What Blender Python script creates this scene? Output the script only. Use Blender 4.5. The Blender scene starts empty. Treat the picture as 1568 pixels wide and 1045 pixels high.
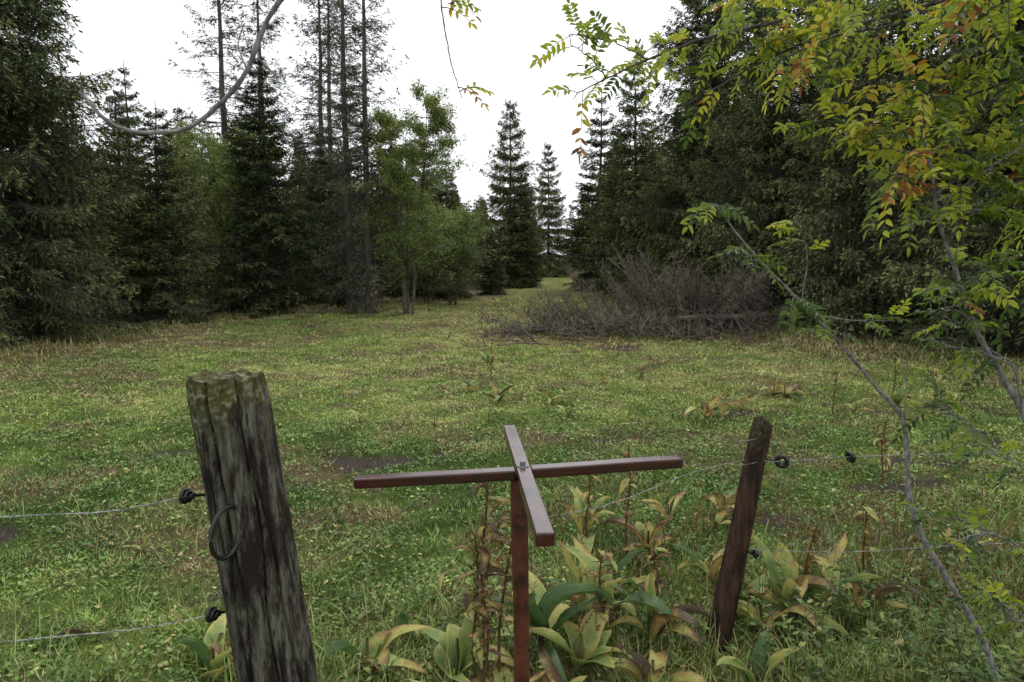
import bpy, bmesh, math, random
import numpy as np
from mathutils import Vector, Matrix, noise as mnoise
RAD=math.radians
sc=bpy.context.scene
sc.view_settings.view_transform='Standard'
sc.view_settings.look='None'
sc.view_settings.exposure=0
sc.view_settings.gamma=1
rs=np.random.RandomState

# ------------------------------------------------------------------ helpers
def nrm(v):
    return v/np.maximum(np.linalg.norm(v,axis=-1,keepdims=True),1e-9)

class MB:
    def __init__(s): s.V=[];s.F=[];s.C=[];s.M=[];s.n=0
    def add(s,V,F,C,m=0):
        V=np.asarray(V,float).reshape(-1,3);F=np.asarray(F,int).reshape(-1,4)
        C=np.asarray(C,float)
        if C.ndim==1: C=np.tile(C,(len(V),1))
        C=C.reshape(-1,3)
        s.V.append(V);s.F.append(F+s.n);s.C.append(C);s.M.append(np.full(len(F),m));s.n+=len(V)
    def build(s,name,mats,smooth=False):
        V=np.concatenate(s.V);F=np.concatenate(s.F);C=np.concatenate(s.C);M=np.concatenate(s.M)
        me=bpy.data.meshes.new(name)
        me.vertices.add(len(V));me.vertices.foreach_set('co',V.astype(np.float32).ravel())
        me.loops.add(F.size);me.loops.foreach_set('vertex_index',F.astype(np.int32).ravel())
        me.polygons.add(len(F))
        me.polygons.foreach_set('loop_start',np.arange(0,F.size,4,dtype=np.int32))
        me.polygons.foreach_set('material_index',M.astype(np.int32))
        me.polygons.foreach_set('use_smooth',np.full(len(F),smooth))
        me.update(calc_edges=True)
        a=me.attributes.new('Col','FLOAT_COLOR','POINT')
        cc=np.concatenate([C,np.ones((len(C),1))],1).astype(np.float32)
        a.data.foreach_set('color',cc.ravel())
        for m in mats: me.materials.append(m)
        return me
def obj(name,me,loc=(0,0,0),rot=(0,0,0),sc_=(1,1,1),parent=None):
    o=bpy.data.objects.new(name,me);bpy.context.collection.objects.link(o)
    o.location=loc;o.rotation_euler=rot;o.scale=sc_
    if parent: o.parent=parent
    return o

def tubes(P,R,n=5):
    P=np.asarray(P,float);R=np.asarray(R,float)
    if P.ndim==2: P=P[None];R=R[None]
    B,K,_=P.shape
    T=nrm(np.gradient(P,axis=1))
    ref=np.where((np.abs(T[...,2]).mean(1)>.75)[:,None],np.array([[1.,0,0]]),np.array([[0,0,1.]]))
    A=nrm(np.cross(T,ref[:,None,:]));Bv=np.cross(T,A)
    an=np.linspace(0,2*math.pi,n,endpoint=False)
    V=P[:,:,None,:]+R[:,:,None,None]*(np.cos(an)[None,None,:,None]*A[:,:,None,:]+np.sin(an)[None,None,:,None]*Bv[:,:,None,:])
    idx=np.arange(B*K*n).reshape(B,K,n)
    a=idx[:,:-1,:];b=np.roll(idx,-1,2)[:,:-1,:];c=np.roll(idx,-1,2)[:,1:,:];d=idx[:,1:,:]
    return V.reshape(-1,3),np.stack([a,b,c,d],-1).reshape(-1,4)

def diamonds(base,d,side,L,W,mid=.5):
    L=np.asarray(L)[:,None];W=np.asarray(W)[:,None]
    m=base+d*L*mid
    V=np.stack([base,m+side*W*.5,base+d*L,m-side*W*.5],1)
    F=np.arange(len(base)*4).reshape(-1,4)
    return V.reshape(-1,3),F

_tab=rs(7).rand(256,256)
def vn(x,y,s=1.,o=0):
    x=np.asarray(x,float)/s+o*17.3+1000;y=np.asarray(y,float)/s+o*9.1+1000
    xi=np.floor(x).astype(int);yi=np.floor(y).astype(int);fx=x-xi;fy=y-yi
    fx=fx*fx*(3-2*fx);fy=fy*fy*(3-2*fy)
    g=lambda a,b:_tab[a%256,b%256]
    return (g(xi,yi)*(1-fx)+g(xi+1,yi)*fx)*(1-fy)+(g(xi,yi+1)*(1-fx)+g(xi+1,yi+1)*fx)*fy
def fbm(x,y,s,o=0):
    return (vn(x,y,s,o)+.5*vn(x,y,s/2.1,o+1)+.25*vn(x,y,s/4.3,o+2))/1.75
def sstep(a,b,x):
    t=np.clip((x-a)/(b-a),0,1);return t*t*(3-2*t)

# ------------------------------------------------------------------ terrain functions
def gz(x,y):
    x=np.asarray(x,float);y=np.asarray(y,float)
    z=(fbm(x,y,2.2,3)-.5)*.14+(fbm(x,y,.5,5)-.5)*.09
    z=z+(fbm(x,y,9,8)-.5)*.25*sstep(6,16,y)
    z=z+np.maximum(y-38,0)*.012
    z=z+sstep(9,40,np.abs(x))*.8*sstep(5,15,y)
    return z
_ly=[0,8,12,16.3,20.5,23.3,28,35,60,95,200];_lx=[-9,-8.8,-9,-9.4,-8.7,-6.2,-3.9,-1.5,2.2,4.5,8]
_ry=[0,8,10.5,13.5,18,26,35,60,95,200];_rx=[9.5,8.5,7.9,6.0,5.6,4.6,3.9,5.7,7.5,14]
def edge(x,y):   # >0 : metres into the forest
    return np.maximum(np.interp(y,_ly,_lx)-x, x-np.interp(y,_ry,_rx))+(fbm(x,y,1.6,30)-.5)*1.6
MUD=[(-1.15,5.7,.6,.20),(.95,6.3,.3,.10),(2.6,7.6,.4,.14),(2.95,5.1,.35,.13),(1.9,4.45,.3,.12),(-3.1,6.0,.3,.11),(3.9,9,.4,.16),(-3.4,4.1,.3,.1),(3.3,5.6,.5,.16),(3.0,4.4,.3,.12),(4.3,6.2,.4,.12)]
def mud(x,y):
    m=np.zeros_like(np.asarray(x,float))
    w=(fbm(x,y,.22,40)-.5)
    for a,b,r,q in MUD:
        d=np.sqrt(((x-a)/r)**2+((y-b)/q)**2)+w*3.0
        m=np.maximum(m,1-sstep(.4,1.2,d))
    m=np.maximum(m,sstep(.73,.82,fbm(x,y,.4,44))*.7)
    return m
def tint(x,y):   # 0 deep green .. 1 yellow green
    t=fbm(x,y,2.6,11)*.8+fbm(x,y,.45,12)*.9+fbm(x,y,.14,14)*.4-.71
    t=t+.30*sstep(6,11,y)*(1-sstep(4,8,np.abs(x-1)))+.12*sstep(5,10,y)
    return np.clip(t,0,1)
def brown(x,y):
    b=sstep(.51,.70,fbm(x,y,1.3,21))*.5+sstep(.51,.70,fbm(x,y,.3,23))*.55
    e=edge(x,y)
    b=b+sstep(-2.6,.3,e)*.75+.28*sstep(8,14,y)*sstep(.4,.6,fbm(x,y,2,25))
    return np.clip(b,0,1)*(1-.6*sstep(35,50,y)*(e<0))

# ------------------------------------------------------------------ materials
def newmat(name):
    m=bpy.data.materials.new(name);m.use_nodes=True
    nt=m.node_tree;nt.nodes.clear()
    return m,nt,nt.nodes,nt.links
def N(nt,t,**k):
    n=nt.nodes.new(t)
    for a,b in k.items(): setattr(n,a,b)
    return n
def ramp(nt,stops):
    r=nt.nodes.new('ShaderNodeValToRGB');e=r.color_ramp.elements
    while len(e)<len(stops): e.new(.5)
    for i,(p,c) in enumerate(stops):
        e[i].position=p;e[i].color=(c[0],c[1],c[2],1)
    return r
def colattr(nt):
    a=N(nt,'ShaderNodeAttribute',attribute_name='Col');s=N(nt,'ShaderNodeSeparateColor')
    nt.links.new(a.outputs['Color'],s.inputs[0]);return s
def math_(nt,op,a,b=None,clamp=False):
    m=N(nt,'ShaderNodeMath',operation=op);m.use_clamp=clamp
    for i,v in enumerate((a,b)):
        if v is None: continue
        if isinstance(v,(int,float)): m.inputs[i].default_value=v
        else: nt.links.new(v,m.inputs[i])
    return m.outputs[0]
def mixc(nt,f,a,b,mode='MIX'):
    m=N(nt,'ShaderNodeMix',data_type='RGBA',blend_type=mode)
    for i,v in ((0,f),(6,a),(7,b)):
        if isinstance(v,(int,float)): m.inputs[i].default_value=v
        elif isinstance(v,tuple): m.inputs[i].default_value=(v[0],v[1],v[2],1)
        else: nt.links.new(v,m.inputs[i])
    return m.outputs[2]
def noise_(nt,scale,detail=4,vec=None,rough=.55):
    n=N(nt,'ShaderNodeTexNoise');n.inputs['Scale'].default_value=scale;n.inputs['Detail'].default_value=detail;n.inputs['Roughness'].default_value=rough
    if vec is not None: nt.links.new(vec,n.inputs['Vector'])
    return n.outputs['Fac']
def principled(nt,col,rough=.6,spec=.3,bump=None,bstr=.3,bdist=.02,transl=0,tcol=None):
    p=N(nt,'ShaderNodeBsdfPrincipled')
    if isinstance(col,tuple): p.inputs['Base Color'].default_value=(*col,1)
    else: nt.links.new(col,p.inputs['Base Color'])
    if isinstance(rough,(int,float)): p.inputs['Roughness'].default_value=rough
    else: nt.links.new(rough,p.inputs['Roughness'])
    p.inputs['Specular IOR Level'].default_value=spec
    if bump is not None:
        b=N(nt,'ShaderNodeBump');b.inputs['Strength'].default_value=bstr;b.inputs['Distance'].default_value=bdist
        nt.links.new(bump,b.inputs['Height']);nt.links.new(b.outputs[0],p.inputs['Normal'])
    out=N(nt,'ShaderNodeOutputMaterial')
    if transl:
        t=N(nt,'ShaderNodeBsdfTranslucent');nt.links.new(tcol if tcol is not None else col,t.inputs[0])
        m=N(nt,'ShaderNodeMixShader');m.inputs[0].default_value=transl
        nt.links.new(p.outputs[0],m.inputs[1]);nt.links.new(t.outputs[0],m.inputs[2]);nt.links.new(m.outputs[0],out.inputs[0])
    else: nt.links.new(p.outputs[0],out.inputs[0])
    return p
def foliage(name,stops,rough=.55,spec=.3,transl=.25,objvar=.25,nscale=1.2,namp=.35):
    m,nt,_,L=newmat(name)
    s=colattr(nt);tc=N(nt,'ShaderNodeTexCoord')
    f=noise_(nt,nscale,2,tc.outputs['Object'])
    v=math_(nt,'ADD',s.outputs[0],math_(nt,'MULTIPLY',math_(nt,'SUBTRACT',f,.5),namp*2))
    oi=N(nt,'ShaderNodeObjectInfo')
    v=math_(nt,'ADD',v,math_(nt,'MULTIPLY',math_(nt,'SUBTRACT',oi.outputs['Random'],.5),objvar))
    r=ramp(nt,stops);L.new(v,r.inputs[0])
    principled(nt,r.outputs[0],rough,spec,transl=transl)
    return m
def needles(name,stops,objvar=.2):
    m,nt,_,L=newmat(name)
    s=colattr(nt);oi=N(nt,'ShaderNodeObjectInfo')
    v=math_(nt,'ADD',s.outputs[0],math_(nt,'MULTIPLY',math_(nt,'SUBTRACT',oi.outputs['Random'],.5),objvar))
    r=ramp(nt,stops);L.new(v,r.inputs[0])
    d=N(nt,'ShaderNodeBsdfDiffuse');L.new(r.outputs[0],d.inputs[0])
    o=N(nt,'ShaderNodeOutputMaterial');L.new(d.outputs[0],o.inputs[0])
    return m
def bark(name,c1,c2,scale=8,stretch=.25,bstr=.5):
    m,nt,_,L=newmat(name)
    tc=N(nt,'ShaderNodeTexCoord');mp=N(nt,'ShaderNodeMapping');mp.inputs['Scale'].default_value=(1,1,stretch)
    L.new(tc.outputs['Object'],mp.inputs[0])
    f=noise_(nt,scale,3,mp.outputs[0],.65)
    r=ramp(nt,[(.35,c1),(.65,c2)]);L.new(f,r.inputs[0])
    principled(nt,r.outputs[0],.9,.15,f,bstr,.02)
    return m

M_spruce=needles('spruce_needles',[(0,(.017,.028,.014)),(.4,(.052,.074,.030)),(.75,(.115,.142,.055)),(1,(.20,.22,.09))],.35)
M_spruce_y=needles('lichen_spruce_needles',[(0,(.03,.032,.022)),(.5,(.075,.08,.05)),(1,(.17,.175,.12))])
M_decid=foliage('deciduous_leaves',[(0,(.065,.10,.022)),(.5,(.17,.23,.055)),(1,(.34,.38,.11))],.5,.3,.35,.1,1.5,.3)
M_sbark=bark('spruce_bark',(.04,.032,.026),(.11,.095,.08),6)
M_dead=bark('dead_wood',(.07,.057,.045),(.20,.17,.14),9)
M_grey=bark('grey_bark',(.05,.045,.038),(.15,.14,.12),10)

def ground_mat():
    m,nt,_,L=newmat('meadow_soil_and_turf')
    s=colattr(nt);tc=N(nt,'ShaderNodeTexCoord')
    n1=noise_(nt,9,5,tc.outputs['Object'],.7);n2=noise_(nt,45,4,tc.outputs['Object'],.7);n3=noise_(nt,2.2,4,tc.outputs['Object'])
    v=math_(nt,'ADD',s.outputs[0],math_(nt,'MULTIPLY',math_(nt,'SUBTRACT',n1,.5),1.1))
    r=ramp(nt,[(0,(.046,.078,.019)),(.4,(.096,.142,.033)),(.75,(.17,.208,.055)),(1,(.255,.25,.10))]);L.new(v,r.inputs[0])
    bn=math_(nt,'ADD',s.outputs[1],math_(nt,'MULTIPLY',math_(nt,'SUBTRACT',n3,.5),.6),True)
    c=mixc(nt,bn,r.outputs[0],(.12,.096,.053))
    mud_shade_fac=math_(nt,'MULTIPLY',s.outputs[2],math_(nt,'ADD',n1,.6),True)
    c=mixc(nt,mud_shade_fac,c,(.07,.058,.050))
    k=math_(nt,'ADD',math_(nt,'MULTIPLY',n2,1.7),.15)
    kk=N(nt,'ShaderNodeCombineColor')
    for i in range(3): L.new(k,kk.inputs[i])
    c=mixc(nt,1.0,c,kk.outputs[0],'MULTIPLY')
    h=math_(nt,'ADD',n2,math_(nt,'MULTIPLY',n1,2))
    principled(nt,c,.95,.03,h,.9,.04)
    return m
M_ground=ground_mat()
def grass_mat():
    m,nt,_,L=newmat('grass_blades')
    s=colattr(nt)
    r=ramp(nt,[(0,(.066,.125,.027)),(.4,(.135,.220,.045)),(.75,(.255,.32,.078)),(1,(.40,.385,.15))]);L.new(s.outputs[0],r.inputs[0])
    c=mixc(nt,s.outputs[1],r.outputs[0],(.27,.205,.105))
    k=math_(nt,'ADD',math_(nt,'MULTIPLY',s.outputs[2],.85),.57)
    kk=N(nt,'ShaderNodeCombineColor')
    for i in range(3): L.new(k,kk.inputs[i])
    c=mixc(nt,1.0,c,kk.outputs[0],'MULTIPLY')
    d=N(nt,'ShaderNodeBsdfDiffuse');L.new(c,d.inputs[0])
    g=N(nt,'ShaderNodeBsdfGlossy');g.inputs['Roughness'].default_value=.45;g.inputs['Color'].default_value=(.9,.9,.9,1)
    mx=N(nt,'ShaderNodeMixShader');mx.inputs[0].default_value=.03;L.new(d.outputs[0],mx.inputs[1]);L.new(g.outputs[0],mx.inputs[2])
    o=N(nt,'ShaderNodeOutputMaterial');L.new(mx.outputs[0],o.inputs[0])
    return m
M_grass=grass_mat()

# ------------------------------------------------------------------ ground mesh
xs=np.concatenate([-8-np.geomspace(.1,300,40)[::-1],np.linspace(-8,8,260),8+np.geomspace(.1,300,40)])
ys=np.concatenate([np.linspace(-40,.4,20),np.linspace(.5,14,240),14+np.geomspace(.1,420,90)])
X,Y=np.meshgrid(xs,ys);x=X.ravel();y=Y.ravel()
mud_shade=mud(x,y)
z=gz(x,y)-mud_shade*.02
mud_shade=np.maximum(mud_shade,sstep(.3,2.5,edge(x,y))*.95)  # needle litter under the trees, with their shadow painted into its dark tone
C=np.stack([tint(x,y),brown(x,y),mud_shade],1)
nx=len(xs);i=np.arange(len(x)).reshape(len(ys),nx)
F=np.stack([i[:-1,:-1],i[:-1,1:],i[1:,1:],i[1:,:-1]],-1).reshape(-1,4)
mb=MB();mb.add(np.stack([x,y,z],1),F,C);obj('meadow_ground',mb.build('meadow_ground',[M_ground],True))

# ------------------------------------------------------------------ grass
r=rs(3)
def samp(n,a,b,p,side=.85,extra=1.2):
    u=r.rand(n);Yv=(a**p+(b**p-a**p)*u)**(1/p)
    Xv=(r.rand(n)*2-1)*(side*Yv+extra)
    return Xv,Yv
mb=MB()
n=560000
x,y=samp(n,1.0,32,.7)
dens=sstep(.22,.5,fbm(x,y,.16,55))*.7+.3
keep=(r.rand(n)>mud(x,y)*.9)&(edge(x,y)<2.0+r.rand(n)*1.5)&(r.rand(n)<dens)
x=x[keep];y=y[keep];n=len(x)
e=edge(x,y)
cl=fbm(x,y,.25,50)
h=(.010+.042*r.rand(n)*sstep(.35,.75,cl)+.012*r.rand(n))*(1+.8*sstep(3.2,1.6,y))
h=h*(1+2.5*sstep(-1.2,.8,e)*r.rand(n))*(1+.015*y)
fl=sstep(3.9,2.7,y+(-.25*x))
h=h*(1+1.6*fl*r.rand(n)*sstep(.3,.7,fbm(x,y,.5,52)))
az=r.rand(n)*2*math.pi;lean=.3+1.3*r.rand(n)
d=nrm(np.stack([np.cos(az)*lean,np.sin(az)*lean,np.ones(n)],1))
az2=az+math.pi/2+r.normal(0,.5,n);sd=np.stack([np.cos(az2),np.sin(az2),np.zeros(n)],1)
w=(.0024+.0024*r.rand(n))*(1+y*.24)
base=np.stack([x,y,gz(x,y)-.004],1)
V,F=diamonds(base,d,sd,h/d[:,2],w,.45)
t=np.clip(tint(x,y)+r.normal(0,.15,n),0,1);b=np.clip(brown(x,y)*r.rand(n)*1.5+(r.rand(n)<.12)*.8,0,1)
shd=np.clip(sstep(.25,.7,fbm(x,y,.2,57))*.8+r.rand(n)*.5-.08,0,1)
C=np.stack([t,b,shd],1);mb.add(V,F,np.repeat(C,4,0))
n=150000
x,y=samp(n,1.0,13,.75)
k=(r.rand(n)>mud(x,y)*.97)&(r.rand(n)<sstep(.35,.6,fbm(x,y,.35,60))+.08)
x=x[k];y=y[k];n=len(x)
az=r.rand(n)*2*math.pi
d=nrm(np.stack([np.cos(az),np.sin(az),r.uniform(-.1,.6,n)],1));sd=nrm(np.stack([-np.sin(az),np.cos(az),r.normal(0,.35,n)],1))
L_=r.uniform(.010,.032,n)*(1+y*.04)
V,F=diamonds(np.stack([x,y,gz(x,y)+r.uniform(.006,.03,n)],1),d,sd,L_,L_*r.uniform(.4,.85,n),.6)
pale=(r.rand(n)<.04)
C=np.stack([np.clip(tint(x,y)*.6+r.normal(-.02,.15,n)+pale*.5,0,1),(r.rand(n)<.07)*.8,r.rand(n)],1);mb.add(V,F,np.repeat(C,4,0))
def longblades(n,x,y,hmin,hmax,tt,bb,wid):
    az=r.rand(n)*2*math.pi;Lb=r.uniform(hmin,hmax,n);ln=r.uniform(.15,.9,n)
    tq=np.linspace(0,1,5)
    rad=(Lb*ln)[:,None]*tq**1.8;zz=Lb[:,None]*(tq-.45*ln[:,None]*tq**2.5)
    P=np.stack([x[:,None]+np.cos(az)[:,None]*rad,y[:,None]+np.sin(az)[:,None]*rad,gz(x,y)[:,None]+zz],-1)
    sdv=np.stack([-np.sin(az),np.cos(az),0*az],1)[:,None,:]
    ww=(wid[:,None]*np.array([.8,1,.85,.55,.08]))[...,None]
    V=np.stack([P-sdv*ww,P+sdv*ww],2).reshape(-1,3)
    ii=np.arange(n*10).reshape(n,5,2)
    F=np.stack([ii[:,:-1,0],ii[:,:-1,1],ii[:,1:,1],ii[:,1:,0]],-1).reshape(-1,4)
    C=np.stack([tt,bb,r.rand(n)],1)
    mb.add(V,F,np.repeat(C,10,0))
n=32000
x,y=samp(n,1.3,4.8,1.0,.85,.6)
k=r.rand(n)<(sstep(.32,.62,fbm(x,y,.45,70))*.85*sstep(4.2,2.6,y-.3*x)+.05)
x=x[k];y=y[k];n=len(x)
longblades(n,x,y,.06,.24,np.clip(r.normal(.4,.25,n),0,1),(r.rand(n)<.45)*r.rand(n),r.uniform(.0012,.0028,n))
n=60000
x=r.uniform(-12,10,n);y=r.uniform(7,32,n);e=edge(x,y)
k=(np.abs(e-.1)<r.rand(n)*1.2)&(fbm(x,y,1.2,72)>.42);x=x[k];y=y[k];n=len(x)
longblades(n,x,y,.06,.32,np.clip(r.normal(.55,.25,n),0,1),r.rand(n)**.7,r.uniform(.004,.009,n))
obj('meadow_grass',mb.build('meadow_grass',[M_grass]))

# ------------------------------------------------------------------ spruce generator
def spruce(name,seed,H,R,h0,nB,den,nt_,tl,tw,droop,hang,mats,bare=False,tr=.012,pw=.85,wander=0,lush=0,twr=1.0,elo=0,nwk=2.6):
    r=rs(seed);mb=MB()
    K=16;zz=np.linspace(0,H,K)
    wob=np.cumsum(r.normal(0,.02+wander,(K,2)),0);wob-=wob[0]
    rad=tr*H*(1-zz/H)**.9+.008;rad[0]*=1.35
    V,F=tubes(np.stack([wob[:,0],wob[:,1],zz-.1],1),rad,9);mb.add(V,F,(.3,.3,.3),0)
    tx=lambda h:np.stack([np.interp(h,zz,wob[:,0]),np.interp(h,zz,wob[:,1])],-1)
    nw=int(H*nwk);wh=h0+(H-h0)*.985*(np.arange(nw)/nw)
    h=wh[r.randint(0,nw,nB)]+r.normal(0,.08,nB);h=np.clip(h,h0*.8,H*.985);f=np.clip((h-h0)/(H-h0),0,1)
    Lb=R*(1-f)**pw*(.72+.28*np.minimum(f*6,1))*r.uniform(.6,1.15,nB)+.05
    az=r.rand(nB)*2*math.pi
    Lb*=1+.13*np.sin(az*2+h*1.3+seed)+.10*np.sin(h*5+az*3)
    el=-.20+.85*f**1.3+r.normal(0,.09,nB)+elo
    t=np.linspace(0,1,6)
    def spine(i,t):
        a=az[i];l=Lb[i];hh=h[i];c=tx(hh)
        z=hh+l*(np.sin(el[i])*t-droop*(1-f[i])*t**1.6+.75*droop*t**3.2)
        return np.stack([c[...,0]+np.cos(a)*l*t,c[...,1]+np.sin(a)*l*t,z-.1],-1)
    I=np.repeat(np.arange(nB)[:,None],6,1);T=np.tile(t,(nB,1))
    V,F=tubes(spine(I,T),(.005+.009*Lb)[:,None]*(1-.85*T)*twr,4 if bare else 3);mb.add(V,F,(.3,.3,.3),0)
    m=np.maximum((Lb*den).astype(int),3);I=np.repeat(np.arange(nB),m);n=len(I)
    t=(.1+.9*r.rand(n)**.75);p=spine(I,t)
    a=az[I];sgn=np.where(r.rand(n)<.5,-1,1)
    rv=np.stack([np.cos(a),np.sin(a),0*a],1);sv=np.stack([-np.sin(a),np.cos(a),0*a],1)*sgn[:,None]
    hg=hang*(1-.7*f[I])
    d=nrm(sv*r.uniform(.25,1,n)[:,None]+rv*r.uniform(.3,1,n)[:,None]+np.array([0,0,-1.])*(hg*r.uniform(-.2,1,n))[:,None])
    l=(.05+.36*Lb[I]*(1-t)**.7+.06*np.minimum(Lb[I],1))*r.uniform(.5,1.25,n);l=np.minimum(l,.75)
    q=np.linspace(0,1,3)
    tp=p[:,None,:]+d[:,None,:]*(l[:,None]*q)[...,None]-np.array([0,0,1.])*(l[:,None]*q**2*hg[:,None]*.5)[...,None]
    V,F=tubes(tp,(.004+.004*(l))[:,None]*np.array([1.,.7,.3])*twr,3);mb.add(V,F,(.3,.3,.3),0)
    if bare:
        J=np.repeat(np.arange(n),3);q=r.rand(len(J));b=p[J]+d[J]*(l[J]*q)[:,None]
        dd=nrm(d[J]+r.normal(0,.7,(len(J),3)));ll=l[J]*r.uniform(.2,.6,len(J))
        tp=b[:,None,:]+dd[:,None,:]*(ll[:,None]*np.array([0,1.]))[...,None]
        V,F=tubes(tp,np.tile([.0045,.002],(len(J),1))*twr,3);mb.add(V,F,(.3,.3,.3),0)
    else:
        J=np.repeat(np.arange(n),nt_);N_=len(J);q=(np.tile(np.arange(nt_),n)+r.rand(N_))/nt_
        b=p[J]+d[J]*(l[J]*q)[:,None];b[:,2]-=l[J]*q**2*hg[J]*.5
        dd=nrm(d[J]+r.normal(0,.45,(N_,3)));dd[:,2]-=.15;dd=nrm(dd)
        sd=nrm(np.cross(dd,r.normal(0,1,(N_,3))))
        sz=r.uniform(.6,1.3,N_)*(.55+.45*np.minimum(Lb[I][J]/.8,1))
        V,F=diamonds(b,dd,sd,tl*sz,tw*sz,.45)
        bt=r.normal(0,.16,nB)
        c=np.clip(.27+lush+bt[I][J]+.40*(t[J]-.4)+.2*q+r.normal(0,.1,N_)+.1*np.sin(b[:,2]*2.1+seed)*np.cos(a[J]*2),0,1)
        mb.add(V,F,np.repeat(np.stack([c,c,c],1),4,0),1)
    return mb.build(name,mats)
S=[M_sbark,M_spruce];SY=[M_grey,M_spruce_y]
sp_med=[spruce('spruce_mesh_a',1,10,2.1,.25,560,17,6,.12,.036,.3,.65,S,pw=.95,nwk=2.0),
        spruce('spruce_mesh_b',2,10,2.4,.4,460,17,6,.125,.038,.35,.8,S,pw=.85,nwk=1.8,wander=.01),
        spruce('spruce_mesh_c',5,10,1.9,.6,420,17,6,.12,.036,.2,.55,S,pw=.9,nwk=1.8)]
sp_lod=[spruce('distant_spruce_mesh_a',6,10,2.1,.3,230,10,4,.28,.10,.25,.6,S,pw=.95,lush=.08),
        spruce('distant_spruce_mesh_b',7,10,1.8,.5,210,10,4,.28,.10,.2,.6,S,pw=.9,lush=.08)]
sp_big=[spruce('big_spruce_mesh_a',11,16,3.3,.3,640,22,6,.12,.036,.4,1.0,S,lush=.02,nwk=1.9),
        spruce('big_spruce_mesh_b',12,15,3.0,.5,600,22,6,.12,.036,.45,1.2,S,pw=.7,lush=.13,nwk=1.9)]
sp_thin=[spruce('thin_spruce_mesh_a',21,17,2.0,1.0,230,12,5,.12,.036,.7,.7,SY,pw=.4,tr=.0105,nwk=1.8),
         spruce('thin_spruce_mesh_b',22,17,2.2,2.2,200,12,5,.12,.036,.65,.7,SY,pw=.45,tr=.0105,nwk=1.6)]
def tree(me,H0,x,y,H,rr=1,rot=None,name='spruce_tree',parent=None,k=[0]):
    k[0]+=1;s=H/H0
    return obj(name,me,(x,y,float(gz(x,y))-.05),(0,0,k[0]*2.4 if rot is None else rot),(s*rr,s*rr,s),parent)
A,B_,C_=sp_med;D,E_=sp_big;T1,T2=sp_thin
# left side
tree(D,16,-10.9,14.6,14.5,.95)
tree(E_,15,-12.8,12.0,15,1.1)
tree(D,16,-14.5,17,15,1.0)
tree(B_,10,-9.9,19.2,6.2,1.25)
tree(A,10,-12.0,21.5,7.0,1.2)
tree(A,10,-8.15,22.3,8.6,1.15)
tree(C_,10,-19.2,35,11.6,.9)
tree(C_,10,-18.0,38,10.3,.9)
tree(C_,10,-6.1,24.6,3.0,1.4)
tree(A,10,-7.3,27,7,1.1)
tree(B_,10,-9.9,26,7.2,1.0)
# thin tall ones
tree(T1,17,-5.25,22.4,14.5,.9,name='tall_thin_spruce')
tree(T2,17,-4.65,22.2,14.2,.85,name='tall_thin_spruce')
tree(T2,17,-12.3,30,17,1.1,name='tall_thin_spruce')
tree(T1,17,-10.9,31,16.0,1.0,name='tall_thin_spruce')
tree(T2,17,-8.2,30,15.5,1.0,name='tall_thin_spruce')
tree(T1,17,-7.2,28,14.5,1.0,name='tall_thin_spruce')
# centre
tree(A,10,-2.9,31,6.8,1.1)
tree(B_,10,-4.2,33,8.2,1.0)
tree(B_,10,-.2,44,12.2,.9)
tree(C_,10,.6,43,8,1.1)
tree(A,10,-1.1,35,3.5,1.4)
tree(B_,10,3.3,62,12.4,.85)
tree(C_,10,1.2,54,8,1.0)
tree(C_,10,4.75,38,11.0,1.1)
tree(B_,10,5.6,31,10.8,1.0)
# right side
tree(E_,15,6.6,24,13.5,1.0)
tree(D,16,7.5,19.3,14,.95)
tree(E_,15,8.6,15.8,14.5,1.0)
tree(D,16,9.5,12.8,14,.95)
tree(E_,15,11.6,11.2,14.5,1.05)
tree(B_,10,7.2,27,8,1.2)
tree(D,16,12,16,17,1.1)
# distant mass
par=bpy.data.objects.new('distant_forest',None);bpy.context.collection.objects.link(par)
rr=rs(9);cnt=0
while cnt<190:
    if cnt<95: y=rr.uniform(26,80);x=rr.uniform(-.8,.55)*y
    elif cnt<135: y=rr.uniform(46,85);x=rr.uniform(-.2,.03)*y
    else: y=rr.uniform(85,120);x=rr.uniform(-.7,.5)*y
    if edge(x,y)<1.5 and y<95: continue
    b=x/y
    el=np.interp(b,[-.75,-.62,-.5,-.35,-.2,-.12,-.05,0,.08,.2,.3,.6],[.5,.2,.17,.2,.17,.13,.09,.1,.08,.26,.4,.5])
    Hh=min(1.7+y*el*rr.uniform(.7,1.0),16)
    if y<45 and -.12<b<.1: continue
    tree(sp_lod[cnt%2],10,x,y,Hh,rr.uniform(.9,1.3),rr.rand()*6.3,'distant_spruce',par);cnt+=1

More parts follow.
